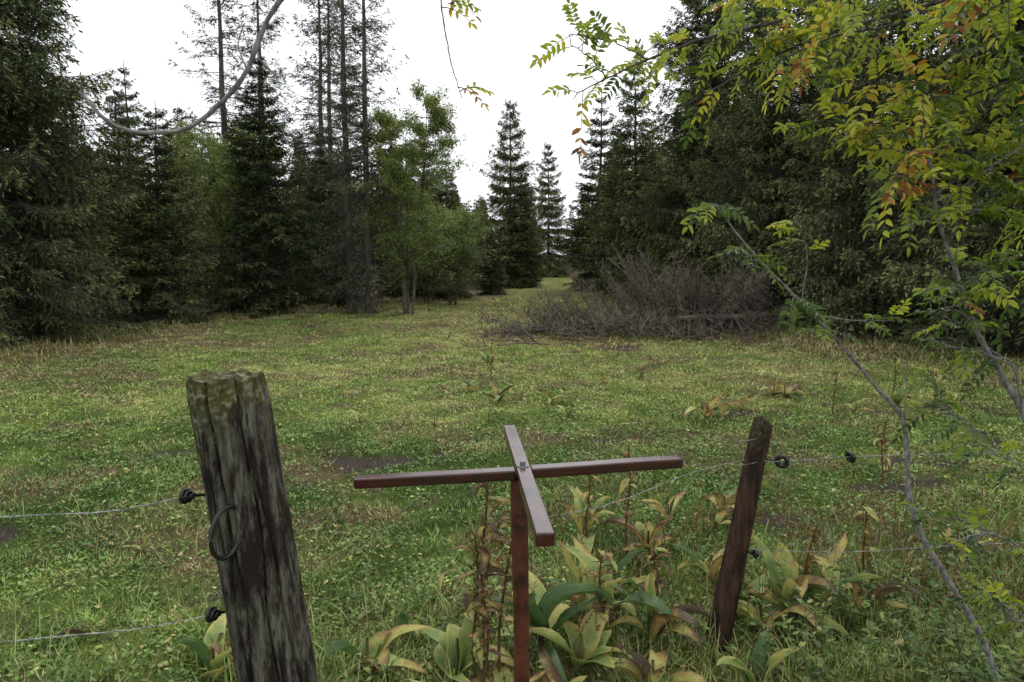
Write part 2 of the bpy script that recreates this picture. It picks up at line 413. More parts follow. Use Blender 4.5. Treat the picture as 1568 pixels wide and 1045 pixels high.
# ------------------------------------------------------------------ deciduous trees
def decid(name,seed,H,Rc,stems,nleaf,mats,zc0=.25,ls=.075):
    r=rs(seed);mb=MB();tips=[]
    for s in range(stems):
        a=s*6.28/stems+r.rand();b=np.array([.12*np.cos(a),.12*np.sin(a),-.1]);K=9
        top=np.array([np.cos(a)*Rc*.42,np.sin(a)*Rc*.42,H*r.uniform(.78,.96)])
        q=np.linspace(0,1,K)[:,None];P=b+(top-b)*np.concatenate([q,q,q],1)+np.cumsum(r.normal(0,.02,(K,3)),0)*[1,1,0]
        V,F=tubes(P,(.0065*H)*(1-q[:,0]*.85),7);mb.add(V,F,(.3,.3,.3),0)
        nb=int(60/stems**.5)
        for k in range(nb):
            t=r.uniform(zc0,1);pi=t*(K-1);i0=min(int(pi),K-2);p=P[i0]+(P[i0+1]-P[i0])*(pi-i0)
            aa=a+r.normal(0,1.3);prof=math.sin(math.pi*min(1,(t-zc0)/(1-zc0)*.72+.2))**.6
            l=Rc*prof*r.uniform(.4,.95)
            dr=np.array([math.cos(aa),math.sin(aa),r.uniform(.1,.8)]);dr/=np.linalg.norm(dr)
            q2=np.linspace(0,1,6)[:,None];Q=p+dr*l*q2+np.cumsum(r.normal(0,.03,(6,3)),0);Q[:,2]-=(l*.25*q2[:,0]**2)
            V,F=tubes(Q,.010*(1.1-q2[:,0])+.002,4);mb.add(V,F,(.3,.3,.3),0)
            for j in range(9):
                u=r.uniform(.15,1)*5;i1=min(int(u),4);pp=Q[i1]+(Q[i1+1]-Q[i1])*(u-i1)
                d2=r.normal(0,1,3);d2/=np.linalg.norm(d2);d2=d2*.75+dr*.35
                ee=pp+d2*r.uniform(.2,.5);V,F=tubes(np.stack([pp,(pp+ee)/2+[0,0,.02],ee]),np.array([.005,.004,.002]),3);mb.add(V,F,(.3,.3,.3),0)
                tips.append((pp,ee))
    tips=np.array(tips);w=r.rand(len(tips))+.15;w*=(tips[:,1,2]/H)**1.2;w/=w.sum()
    I=r.choice(len(tips),nleaf,p=w);q=r.rand(nleaf)[:,None]
    p=tips[I,0]*(1-q)+tips[I,1]*q+r.normal(0,.08,(nleaf,3))
    d=nrm(r.normal(0,1,(nleaf,3))+[0,0,-.4]);sd=nrm(np.cross(d,r.normal(0,.5,(nleaf,3))+[0,0,1]))
    L_=ls*r.uniform(.6,1.2,nleaf);V,F=diamonds(p,d,sd,L_,L_*.55,.5)
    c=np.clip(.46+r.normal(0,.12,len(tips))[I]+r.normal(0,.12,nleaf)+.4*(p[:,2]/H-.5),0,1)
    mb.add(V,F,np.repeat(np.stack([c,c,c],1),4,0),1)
    return mb.build(name,mats)
dm=decid('deciduous_mesh',4,7.3,1.8,7,50000,[M_grey,M_decid],.22,.075)
obj('deciduous_tree',dm,(-3.35,22.0,float(gz(-3.35,22.0))),(0,0,.6),(1,1,.97))
dm2=decid('deciduous_mesh_b',6,5.5,1.6,4,18000,[M_grey,M_decid],.12,.08)
obj('deciduous_tree',dm2,(-2.3,26.5,0),(0,0,2),(1,1,.75))
obj('deciduous_tree',dm2,(-10.9,24.5,0),(0,0,4),(1.1,1.1,1.3))
obj('deciduous_tree',dm2,(-3.4,28,0),(0,0,1),(1.2,1.2,.8))

# ------------------------------------------------------------------ fallen dead spruce
fm=spruce('fallen_tree_mesh',31,7.6,2.35,.3,230,15,0,.1,.03,.1,.2,[M_dead],bare=True,tr=.014,pw=.85,twr=1.4,elo=.5)
o=obj('fallen_tree',fm,(6.3,17.0,.3))
dirv=Vector((-.6-6.3,15.2-17.0,-.2));o.rotation_euler=dirv.to_track_quat('Z','Y').to_euler()
fm2=spruce('fallen_stem_mesh',33,6.2,1.45,.2,110,13,0,.1,.03,.1,.2,[M_dead],bare=True,tr=.012,pw=.6,twr=1.5,elo=.5)
o=obj('fallen_tree',fm2,(5.7,16.0,.42));dirv=Vector((-6.2,-.8,-.32));o.rotation_euler=dirv.to_track_quat('Z','Y').to_euler()
mb=MB();rq=rs(88)   # broken limbs lying in front
for k in range(44):
    u=rq.rand();x0=.1+u*5;y0=14.3+u*1.0+rq.normal(0,.3);a=rq.normal(3.3,.7);l=rq.uniform(.6,2.0);q=np.linspace(0,1,7)
    px=x0+np.cos(a)*l*q+rq.normal(0,.03,7);py=y0+np.sin(a)*l*q+rq.normal(0,.03,7)
    P=np.stack([px,py,gz(px,py)+.05+rq.uniform(.05,.6)*np.sin(q*rq.uniform(1.2,3.1))],1)
    V,F=tubes(P,.020*(1.1-q),5);mb.add(V,F,(.3,.3,.3))
    for j in range(14):
        i=rq.randint(1,7);dd=rq.normal(0,1,3);dd[2]=abs(dd[2]);dd/=np.linalg.norm(dd);e2=P[i]+dd*rq.uniform(.15,.5)
        V,F=tubes(np.stack([P[i],(P[i]+e2)/2+[0,0,.02],e2]),np.array([.008,.006,.003]),3);mb.add(V,F,(.3,.3,.3))
obj('broken_branches',mb.build('broken_branches',[M_dead]))

# ------------------------------------------------------------------ old fence post (left)
def wood_post_mat(name,base1,base2,mossamt,dk=.42):
    m,nt,_,L=newmat(name)
    tc=N(nt,'ShaderNodeTexCoord');mp=N(nt,'ShaderNodeMapping');mp.inputs['Scale'].default_value=(1,1,.05)
    L.new(tc.outputs['Object'],mp.inputs[0])
    f1=noise_(nt,75,6,mp.outputs[0],.75);f2=noise_(nt,14,5,tc.outputs['Object'],.6);f3=noise_(nt,190,4,mp.outputs[0],.7)
    mp2=N(nt,'ShaderNodeMapping');mp2.inputs['Scale'].default_value=(1,1,.22);L.new(tc.outputs['Object'],mp2.inputs[0])
    f4=noise_(nt,24,6,mp2.outputs[0],.75)
    r=ramp(nt,[(.36,base1),(.62,base2)]);L.new(math_(nt,'ADD',math_(nt,'MULTIPLY',f1,.6),math_(nt,'MULTIPLY',f3,.4)),r.inputs[0])
    c=mixc(nt,math_(nt,'MULTIPLY',math_(nt,'SUBTRACT',f4,dk),9,True),(.024,.018,.013),r.outputs[0])
    s=colattr(nt)
    c=mixc(nt,math_(nt,'MULTIPLY',s.outputs[1],.95,True),c,(.010,.008,.006))
    mo=math_(nt,'MULTIPLY',math_(nt,'SUBTRACT',math_(nt,'ADD',math_(nt,'MULTIPLY',s.outputs[0],.45),f2),.72),7*mossamt,True)
    mc=ramp(nt,[(.35,(.035,.04,.015)),(.52,(.11,.105,.03)),(.66,(.28,.28,.22))]);L.new(noise_(nt,60,3,tc.outputs['Object']),mc.inputs[0])
    c=mixc(nt,mo,c,mc.outputs[0])
    h=math_(nt,'ADD',math_(nt,'MULTIPLY',f1,1.6),math_(nt,'ADD',f3,f2))
    principled(nt,c,.85,.2,h,1.0,.008)
    return m
M_post=wood_post_mat('weathered_post_wood',(.05,.045,.034),(.22,.21,.165),.8,.47)
def post(name,base,top,r0,r1,mat,seed,ncrack,n=96,K=110,amp=.006,point=0):
    rnd=random.Random(seed);base=np.array(base,float);top=np.array(top,float)
    cr=[(rnd.uniform(0,6.28),rnd.uniform(.02,.055),rnd.uniform(.006,.018),rnd.uniform(0,9),rnd.uniform(-.2,.6),rnd.uniform(.5,1.3)) for _ in range(ncrack)]
    V=[];C=[];ax=top-base;Lg=np.linalg.norm(ax)
    for k in range(K):
        t=k/(K-1);c=base+ax*t;rb=r0+(r1-r0)*t
        for j in range(n):
            a=2*math.pi*j/n
            nz=mnoise.noise(Vector((math.cos(a)*1.3+seed,math.sin(a)*1.3,t*Lg*1.5)))*.09+mnoise.noise(Vector((math.cos(a)*7,math.sin(a)*7+seed,t*Lg*2.2)))*amp/rb*.9+mnoise.noise(Vector((math.cos(a)*18,math.sin(a)*18+seed,t*Lg*9)))*amp/rb*.4
            g=0;dk=0
            for (ca,w,dp,ph,t0,t1) in cr:
                if t<t0 or t>t1: continue
                aa=ca+.12*math.sin(t*7+ph)+.05*math.sin(t*23+ph*2)
                dd=abs((a-aa+math.pi)%(2*math.pi)-math.pi)
                ww=w*min(1,(t-t0)*8+.2,(t1-t)*8+.2)
                if dd<ww: q=(1-dd/ww);g+=dp*q;dk=max(dk,q)
            g=min(g,.02)
            rr_=rb*(1+nz)-g
            if t>.97: rr_*=1-(t-.97)/.03*.05
            V.append((c[0]+math.cos(a)*rr_,c[1]+math.sin(a)*rr_,c[2]+ (t**30)*mnoise.noise(Vector((math.cos(a)*2,math.sin(a)*2,seed)))*.02*(1+point*2)))
            ms=max(0,(t-.86)/.14)*.8+.55*max(0,-math.cos(a-.4))*max(0,(t-.45)/.5)
            C.append((ms,dk*.9,0))
    idx=np.arange(K*n).reshape(K,n)
    F=np.stack([idx[:-1],np.roll(idx,-1,1)[:-1],np.roll(idx,-1,1)[1:],idx[1:]],-1).reshape(-1,4)
    mb=MB();mb.add(V,F,C)
    last=np.array(V[-n:]);cen=last.mean(0);rings=[last];R_=9
    for q in range(1,R_+1):
        s=1-q/R_*.995;ring=cen+(last-cen)*s
        for j in range(n):
            ring[j,2]+= .006*mnoise.noise(Vector((ring[j,0]*60,ring[j,1]*60,seed)))+point*(1-s)*.03+ (.008*mnoise.noise(Vector((ring[j,0]*15,ring[j,1]*15,seed+3))))
        rings.append(ring)
    CV=np.concatenate(rings);ii=np.arange(len(CV)).reshape(R_+1,n)
    F2=np.stack([ii[:-1],np.roll(ii,-1,1)[:-1],np.roll(ii,-1,1)[1:],ii[1:]],-1).reshape(-1,4)
    mb.add(CV,F2,(1.0,.0,0))
    return obj(name,mb.build(name,[mat],True))
post('wooden_fence_post',(-.475,1.56,-.1),(-.652,1.53,1.44),.092,.083,M_post,3,17,144,130,.007)
M_post2=wood_post_mat('dark_brown_post_wood',(.035,.02,.014),(.12,.065,.042),.15)
post('wooden_fence_post',(.885,2.84,-.1),(1.035,2.76,1.03),.053,.042,M_post2,8,8,64,70,.005,1)

# ------------------------------------------------------------------ turnstile cross
def varnish():
    m,nt,_,L=newmat('red_brown_varnish')
    tc=N(nt,'ShaderNodeTexCoord');mp=N(nt,'ShaderNodeMapping');mp.inputs['Scale'].default_value=(.08,1,1);L.new(tc.outputs['Object'],mp.inputs[0])
    f=noise_(nt,60,5,mp.outputs[0],.6);g=noise_(nt,6,5,tc.outputs['Object'],.65)
    r=ramp(nt,[(.3,(.020,.006,.006)),(.6,(.065,.014,.011)),(.8,(.13,.030,.022))]);L.new(f,r.inputs[0])
    c=mixc(nt,math_(nt,'MULTIPLY',math_(nt,'SUBTRACT',g,.47),5,True),r.outputs[0],(.018,.009,.009))
    rg=math_(nt,'ADD',math_(nt,'MULTIPLY',g,.45),.04)
    p=principled(nt,c,rg,.5,f,.25,.002)
    p.inputs['Coat Weight'].default_value=.5;p.inputs['Coat Roughness'].default_value=.18
    return m
M_var=varnish()
def barmesh(name,L_,W_,H_,mat,seed):
    bm=bmesh.new();bmesh.ops.create_cube(bm,size=1)
    bmesh.ops.scale(bm,vec=(L_,W_,H_),verts=bm.verts)
    es=[e for e in bm.edges]
    bmesh.ops.bevel(bm,geom=es,offset=.006,segments=3,affect='EDGES',profile=.6)
    le=[e for e in bm.edges if abs((e.verts[0].co-e.verts[1].co).x)>L_*.8]
    bmesh.ops.subdivide_edges(bm,edges=le,cuts=16)
    for v in bm.verts:
        q=mnoise.noise(Vector((v.co.x*7,seed,0)));v.co.z+=q*.0012;v.co.y+=mnoise.noise(Vector((v.co.x*6,seed,5)))*.0015
    me=bpy.data.meshes.new(name);bm.to_mesh(me);bm.free();me.materials.append(mat)
    for p in me.polygons: p.use_smooth=False
    return me
ts=bpy.data.objects.new('turnstile_cross',None);bpy.context.collection.objects.link(ts);ts.location=(.033,2.04,1.055)
phi=math.atan2(.105,1)
fb=obj('crossbar_long',barmesh('crossbar_long',1.10,.046,.034,M_var,1),(.0,.015,0),(0,-.012,-math.pi/2+phi-.025),parent=ts)
la=obj('crossbar_arm_left',barmesh('crossbar_arm_left',.485,.046,.032,M_var,2),(-.024-.2425+.001,-.028,-.010),(0,-.035,phi*.6),parent=ts)
ra=obj('crossbar_arm_right',barmesh('crossbar_arm_right',.475,.046,.032,M_var,3),(.024+.2375,.026,.009),(0,-.04,phi),parent=ts)
K=20;q=np.linspace(0,1,K)
mb=MB();P=np.stack([-.008+.006*np.sin(q*4),0*q+.0,-1.15+q*1.13],1);V,F=tubes(P,.0255+.001*np.sin(q*9),20);mb.add(V,F,(.3,.3,.3))
def rustred():
    m,nt,_,L=newmat('worn_red_post_paint')
    tc=N(nt,'ShaderNodeTexCoord');f=noise_(nt,14,6,tc.outputs['Object'],.7);g=noise_(nt,90,3,tc.outputs['Object'])
    r=ramp(nt,[(.38,(.025,.012,.009)),(.5,(.08,.023,.014)),(.68,(.12,.036,.02))]);L.new(f,r.inputs[0])
    principled(nt,r.outputs[0],.42,.4,math_(nt,'ADD',f,math_(nt,'MULTIPLY',g,.3)),.4,.003);return m
obj('turnstile_post',mb.build('turnstile_post',[rustred()],True),parent=ts)
m,nt,_,L=newmat('galvanised_metal');f=noise_(nt,40,4);rm=ramp(nt,[(.3,(.10,.09,.085)),(.7,(.32,.31,.30))]);L.new(f,rm.inputs[0]);pp=principled(nt,rm.outputs[0],.4,.5);pp.inputs['Metallic'].default_value=.8
M_metal=m
bm=bmesh.new();bmesh.ops.create_cone(bm,cap_ends=True,segments=24,radius1=.019,radius2=.018,depth=.003,matrix=Matrix.Translation((0,0,.0195)))
bmesh.ops.create_cone(bm,cap_ends=True,segments=6,radius1=.011,radius2=.0095,depth=.013,matrix=Matrix.Translation((0,0,.027)))
me=bpy.data.meshes.new('bolt');bm.to_mesh(me);bm.free();me.materials.append(M_metal);obj('bolt',me,(0,.0,0),parent=ts)

# ------------------------------------------------------------------ wires, insulators, ring
def smooth(pts,n=40):
    pts=np.array(pts,float);K=len(pts);u=np.linspace(0,K-1,n);out=[]
    for t in u:
        i=min(int(t),K-2);f=t-i
        p0=pts[max(i-1,0)];p1=pts[i];p2=pts[i+1];p3=pts[min(i+2,K-1)]
        out.append(.5*((2*p1)+(-p0+p2)*f+(2*p0-5*p1+4*p2-p3)*f*f+(-p0+3*p1-3*p2+p3)*f**3))
    return np.array(out)
m,nt,_,L=newmat('wire_strand');f=noise_(nt,200,3);rm=ramp(nt,[(.4,(.12,.12,.115)),(.6,(.38,.38,.37))]);L.new(f,rm.inputs[0]);principled(nt,rm.outputs[0],.5,.4);M_wire=m
m,nt,_,L=newmat('black_plastic');principled(nt,(.012,.012,.012),.35,.4);M_black=m
mb=MB()
def wire(pts,rad=.0009):
    P=smooth(pts,400);T=nrm(np.gradient(P,axis=0));s=np.cumsum(np.linalg.norm(np.gradient(P,axis=0),axis=1))
    A=nrm(np.cross(T,[0,0,1.]));Bv=np.cross(T,A)
    for ph in (0,math.pi):
        Q=P+rad*(np.cos(s*160+ph)[:,None]*A+np.sin(s*160+ph)[:,None]*Bv)
        V,F=tubes(Q,np.full(400,rad*.9),5);mb.add(V,F,(.3,.3,.3))
wire([(-.755,1.50,1.165),(-.90,1.465,1.146),(-1.1,1.42,1.150),(-1.7,1.27,1.15),(-3.6,.8,1.16)])
wire([(-.715,1.50,.880),(-.86,1.465,.868),(-1.1,1.42,.866),(-1.8,1.25,.87),(-3.6,.8,.88)])
wire([(.06,2.08,.885),(.35,2.28,.868),(.7,2.6,.872),(.96,2.74,.885)],.0009)
wire([(1.02,2.73,.885),(1.14,2.76,.872),(1.4,2.82,.872),(1.75,2.85,.874),(2.4,2.86,.885),(4.5,2.9,.9)],.0012)
wire([(.93,2.77,.50),(1.1,2.8,.47),(1.5,2.85,.44),(2.3,2.88,.47),(4.5,2.9,.5)],.0009)
a=np.linspace(0,6.28*2.3,24);wire([(.995+.058*math.cos(t),2.785+.058*math.sin(t),.80+t*.016) for t in a],.0007)
obj('electric_fence_wire',mb.build('electric_fence_wire',[M_wire],True))
def torus(mb,c,ax,R_,r_,sx=1,n=28):
    ax=np.array(ax,float);ax/=np.linalg.norm(ax);u=nrm(np.cross(ax,[.1,.2,1.]));v=np.cross(ax,u)
    a=np.linspace(0,2*math.pi,n+1)
    P=np.array(c)+R_*(np.cos(a)[:,None]*u*sx+np.sin(a)[:,None]*v)
    V,F=tubes(P,np.full(n+1,r_),10);mb.add(V,F,(0,0,0))
def insulator(c,to,ax,k=1):
    mb=MB();c=np.array(c,float);to=np.array(to,float)
    torus(mb,c,ax,.013*k,.0055*k);torus(mb,c+np.array(ax)*.009,ax,.010*k,.004*k)
    d=(to-c)/np.linalg.norm(to-c)
    V,F=tubes(np.stack([c+d*.010,c+d*.02,c+d*.021,to]),np.array([.008,.008,.0032,.0032]),8);mb.add(V,F,(0,0,0))
    obj('wire_insulator',mb.build('wire_insulator',[M_black],True))
insulator((-.745,1.505,1.167),(-.66,1.53,1.165),(1,-.3,0))
insulator((-.700,1.505,.882),(-.62,1.54,.882),(1,-.3,0))
insulator((1.12,2.755,.873),(1.0,2.79,.88),(.5,1,0),1.6)
insulator((1.435,2.82,.873),(1.44,2.84,.873),(1,.2,.3),1.5)
insulator((1.02,2.74,.478),(.95,2.80,.48),(1,.2,0))
mb=MB();torus(mb,(-.622,1.430,1.112),(.90,-.42,.0),.056,.0050,.75,40)
obj('iron_ring',mb.build('iron_ring',[M_black],True))

# ------------------------------------------------------------------ broad-leaved plants (false hellebore)
def broad_mat():
    m,nt,_,L=newmat('hellebore_leaf')
    s=colattr(nt);tc=N(nt,'ShaderNodeTexCoord')
    f=noise_(nt,11,4,tc.outputs['Object'],.6);g=noise_(nt,60,4,tc.outputs['Object'],.6)
    v=math_(nt,'ADD',s.outputs[0],math_(nt,'MULTIPLY',math_(nt,'SUBTRACT',f,.5),.9))
    r=ramp(nt,[(0,(.05,.115,.03)),(.22,(.13,.22,.055)),(.42,(.28,.34,.09)),(.58,(.50,.47,.13)),(.72,(.44,.31,.10)),(.86,(.20,.11,.045)),(1,(.07,.04,.022))]);L.new(v,r.inputs[0])
    vein=math_(nt,'SINE',math_(nt,'MULTIPLY',s.outputs[1],95))
    c=mixc(nt,math_(nt,'MULTIPLY',math_(nt,'ADD',vein,1),.07),r.outputs[0],(.36,.40,.20))
    sp=math_(nt,'MULTIPLY',math_(nt,'SUBTRACT',g,.58),6,True)
    c=mixc(nt,math_(nt,'MULTIPLY',sp,s.outputs[0]),c,(.07,.035,.018))
    principled(nt,c,.40,.5,vein,.45,.004,transl=.25)
    return m
M_broad=broad_mat()
def bleaf(mb,r,base,az,el0,curl,Ln,W,tn,fold=.35,twist=0):
    K=11;J=7;t=np.linspace(0,1,K);el=el0-curl*t**1.3
    st=Ln/(K-1);rad=np.concatenate([[0],np.cumsum(np.cos(el[:-1])*st)]);zz=np.concatenate([[0],np.cumsum(np.sin(el[:-1])*st)])
    azs=az+twist*t
    hd=np.stack([np.cos(azs),np.sin(azs),0*t],1)
    c=np.array(base)+hd*rad[:,None]+np.array([0,0,1.])*zz[:,None]
    side=np.stack([-np.sin(azs),np.cos(azs),0*t],1)
    nr=np.cross(nrm(np.gradient(c,axis=0)),side);nr=nr*np.sign(nr[:,2:3]+1e-6)
    w=W*.5*np.sin(math.pi*np.clip(t*.93+.05,0,1)**.85)**.75;w[-1]*=.1
    s=np.linspace(-1,1,J)
    wav=.014*np.sin(t[:,None]*r.uniform(6,14)+s*3)*np.abs(s)
    V=c[:,None,:]+side[:,None,:]*(w[:,None]*s*math.cos(fold))[...,None]+nr[:,None,:]*((w[:,None]*np.abs(s)**1.2*math.sin(fold)+wav*Ln*3*.6))[...,None]
    C=np.stack([np.full((K,J),tn)+.35*(t[:,None]**3)*(tn>.1)+.2*np.abs(s)**3*(tn>.15),np.tile((s+1)/2,(K,1)),np.full((K,J),r.rand())],-1)
    ii=np.arange(K*J).reshape(K,J)
    F=np.stack([ii[:-1,:-1],ii[:-1,1:],ii[1:,1:],ii[1:,:-1]],-1).reshape(-1,4)
    mb.add(V.reshape(-1,3),F,C.reshape(-1,3),0)
M_stem=bark('plant_stem',(.06,.06,.02),(.14,.12,.05),30,.4,.2)
M_dry=foliage('withered_leaves',[(0,(.06,.03,.015)),(.5,(.16,.09,.035)),(1,(.30,.22,.08))],.7,.2,.2,.1,8,.3)
def hellebore(x,y,n,size,tm,seed,el=(.7,1.3),name='hellebore_plant'):
    r=rs(seed);mb=MB();g=float(gz(x,y))
    for k in range(n):
        az=k*2.4+r.normal(0,.3)
        e0=r.uniform(*el);hh=r.uniform(0,.1)*size*4
        bleaf(mb,r,(x+.012*math.cos(az),y+.012*math.sin(az),g+hh*.4),az,e0,r.uniform(.2,2.2),size*r.uniform(.5,1.15),size*r.uniform(.20,.36),np.clip(r.normal(tm,.24),0,1),r.uniform(.15,.9),r.normal(0,.7))
    V,F=tubes(np.array([[x,y,g-.03],[x,y,g+size*.5]]),np.array([.009*size*4,.005*size*4]),8);mb.add(V,F,(.3,.3,.3),1)
    obj(name,mb.build(name,[M_broad,M_stem],True))
PL=[(-1.22,2.62,5,.27,.12),(-1.30,2.72,4,.2,.45),(-.60,2.66,6,.31,.2),(-.50,2.95,3,.2,.45),(-.22,2.58,6,.34,.25),(-.03,2.42,5,.26,.4),(.12,2.72,8,.40,.16),(.28,2.60,6,.34,.30),
    (.40,2.92,8,.37,.14),(.62,2.82,7,.32,.36),(.33,3.2,5,.28,.2),(.52,3.3,5,.3,.25),(.45,4.05,7,.34,.42),(.78,3.75,8,.32,.42),(1.40,4.35,7,.32,.42),(1.28,4.15,4,.24,.7),(1.02,4.3,5,.24,.3),
    (1.30,3.05,8,.40,.20),(1.48,3.2,7,.36,.25),(1.15,2.95,6,.32,.36),(1.62,3.0,5,.3,.3),(1.05,3.4,5,.26,.4),(2.55,3.75,6,.28,.38),(-.35,3.3,3,.14,.5),(-1.9,2.9,3,.13,.6),(.95,2.5,5,.28,.28),(.2,2.35,5,.28,.4),(-.2,2.35,5,.26,.5),(.55,2.5,5,.3,.35)]
for i,(x,y,n,s,t) in enumerate(PL): hellebore(x,y,n,s,t+.05,100+i,(.6,1.5))
FAR=[(-.16,8.0,6,.24,.40),(.12,8.1,5,.2,.42),(.45,8.0,6,.24,.40),(-.55,8.7,5,.2,.5),(2.1,7.2,7,.28,.45),(2.35,7.5,5,.24,.42),(3.35,8.6,6,.28,.45),(3.45,8.5,4,.3,.45),(-1.6,7.0,4,.17,.42),(-.8,6.9,3,.17,.45),(3.9,7.6,4,.2,.45),(4.6,8.0,5,.26,.42),(4.75,7.4,4,.2,.4),(1.3,9.6,4,.2,.5),(-.4,11.6,5,.25,.45),(1.9,10,4,.2,.45),(2.7,7.9,4,.22,.42),(-3.6,4.4,3,.15,.45),(-3.1,5.2,3,.14,.45),(-2.2,3.9,3,.12,.45),(0.6,7.3,4,.16,.45)]
for i,(x,y,n,s,t) in enumerate(FAR): hellebore(x,y,n,s*1.2,t,200+i,(.35,1.4))

def stalk(x,y,Hh,seed,nl=14,lean=(0,0)):
    r=rs(seed);mb=MB();g=float(gz(x,y));q=np.linspace(0,1,10)
    P=np.stack([x+lean[0]*q+.01*np.sin(q*7+seed),y+lean[1]*q,g+Hh*q],1)
    V,F=tubes(P,.0065*(1.15-q*.6),7);mb.add(V,F,(.3,.3,.3),1)
    for k in range(nl):
        t=r.uniform(.35,1);p=P[0]+(P[-1]-P[0])*t;az=r.rand()*6.28
        bleaf(mb,r,p,az,r.uniform(-.6,.9),r.uniform(.5,2.6),r.uniform(.04,.13),r.uniform(.02,.05),r.uniform(.35,.9),.5,r.normal(0,1))
    n=90;t=r.uniform(.45,1,n);p=P[0]+(P[-1]-P[0])*t[:,None]+r.normal(0,.012,(n,3));d=nrm(r.normal(0,1,(n,3)));V,F=diamonds(p,d,nrm(np.cross(d,r.normal(0,1,(n,3)))),r.uniform(.012,.03,n),r.uniform(.006,.014,n));c=r.rand(n);mb.add(V,F,np.repeat(np.stack([c,c,c],1),4,0),2)
    obj('withered_stalk',mb.build('withered_stalk',[M_broad,M_dry,M_dry],True))
stalk(-.12,2.55,.88,1,34,(.02,0));stalk(-.06,2.5,.78,2,24,(.06,0));stalk(.66,3.75,.66,3,18,(0,0));stalk(-.1,2.45,.5,4,16);stalk(-.14,2.5,.65,9,18)
stalk(.66,3.0,.42,5,14);stalk(1.12,3.35,.42,6,12,(.03,0));stalk(2.9,5.2,.5,7,10);stalk(.38,2.75,.45,12,16);stalk(1.38,3.1,.45,13,14,(.05,0));stalk(1.75,3.2,.5,14,14,(-.04,0));stalk(.45,3.9,.5,15,14)
for i,(x,y,hh) in enumerate([(-.35,11.8,.6),(-.3,9.9,.35),(3.6,7.5,.55),(4.6,7.3,.5),(5.0,8.8,.5),(-6.6,20.2,.9),(-6.4,20.4,.7),(-4.3,21,.7)]): stalk(x,y,hh,20+i,8)

def weeds(name,pts,seed,mat,hr=(.15,.45),ls=(.02,.045),nl=22):
    r=rs(seed);mb=MB()
    for (x,y) in pts:
        g=float(gz(x,y));Hh=r.uniform(*hr);q=np.linspace(0,1,6);lx,ly=r.normal(0,.08,2)
        P=np.stack([x+lx*q**1.5,y+ly*q**1.5,g+Hh*q],1);V,F=tubes(P,.0022*(1.2-q*.8),4);mb.add(V,F,(.3,.3,.3),1)
        n=nl;t=r.uniform(.15,1,n);p=np.stack([np.interp(t,q,P[:,i]) for i in range(3)],1);az=r.rand(n)*6.28
        d=nrm(np.stack([np.cos(az),np.sin(az),r.uniform(-.3,.7,n)],1));sd=nrm(np.cross(d,r.normal(0,.3,(n,3))+[0,0,1]))
        L_=r.uniform(*ls,n)*(1.25-t*.5)
        V,F=diamonds(p,d,sd,L_,L_*r.uniform(.35,.65,n),.45);c=np.clip(r.normal(.45,.2,n),0,1)
        mb.add(V,F,np.repeat(np.stack([c,c,c],1),4,0),0)
    obj(name,mb.build(name,[mat,M_stem]))
M_weed=foliage('weed_leaves',[(0,(.03,.065,.016)),(.5,(.09,.155,.034)),(.85,(.22,.27,.065)),(1,(.36,.32,.10))],.5,.3,.3,.1,5,.25)
r=rs(55)
pts=[(r.uniform(1.05,2.7),r.uniform(2.0,3.5)) for _ in range(170)]+[(r.uniform(1.3,2.3),r.uniform(1.85,2.5)) for _ in range(90)]
weeds('undergrowth_weeds',pts,1,M_weed,(.12,.45),(.02,.055),20)
pts=[(r.uniform(-.9,1.2),r.uniform(2.2,3.3)) for _ in range(100)]+[(r.uniform(-2.4,-.5),r.uniform(2.1,3.0)) for _ in range(30)]
weeds('undergrowth_weeds',pts,2,M_weed,(.06,.24),(.02,.045),14)
pts=[(r.uniform(.9,3.2),r.uniform(2.9,4.5)) for _ in range(170)]+[(r.uniform(-.2,.9),r.uniform(2.6,3.9)) for _ in range(60)]
weeds('dry_weeds',pts,3,M_dry,(.12,.40),(.010,.028),26)
pts=[(a+r.normal(0,.12),b+r.normal(0,.12)) for a,b in [(-.45,6.3),(-1.2,4.6),(2.9,6.8),(1.5,7.6),(3.6,5.2),(4.2,7.6),(-2.8,7.2),(1.2,6.6)] for _ in range(10)]
weeds('meadow_herbs',pts,4,M_weed,(.04,.12),(.015,.04),12)
n=1700;x=r.uniform(-6,7,n);y=1.6+r.rand(n)**1.2*11
az=r.rand(n)*6.28;d=nrm(np.stack([np.cos(az),np.sin(az),r.normal(0,.25,n)],1));sd=nrm(np.cross(d,r.normal(0,.3,(n,3))+[0,0,1]))
mb=MB();V,F=diamonds(np.stack([x,y,gz(x,y)+.028],1),d,sd,r.uniform(.02,.06,n),r.uniform(.01,.028,n));c=r.rand(n)
mb.add(V,F,np.repeat(np.stack([c,c,c],1),4,0),0)
obj('fallen_leaves',mb.build('fallen_leaves',[foliage('fallen_leaf',[(0,(.10,.06,.03)),(.5,(.36,.30,.09)),(1,(.48,.44,.22))],.6,.2,.1,.1,3,.2)]))

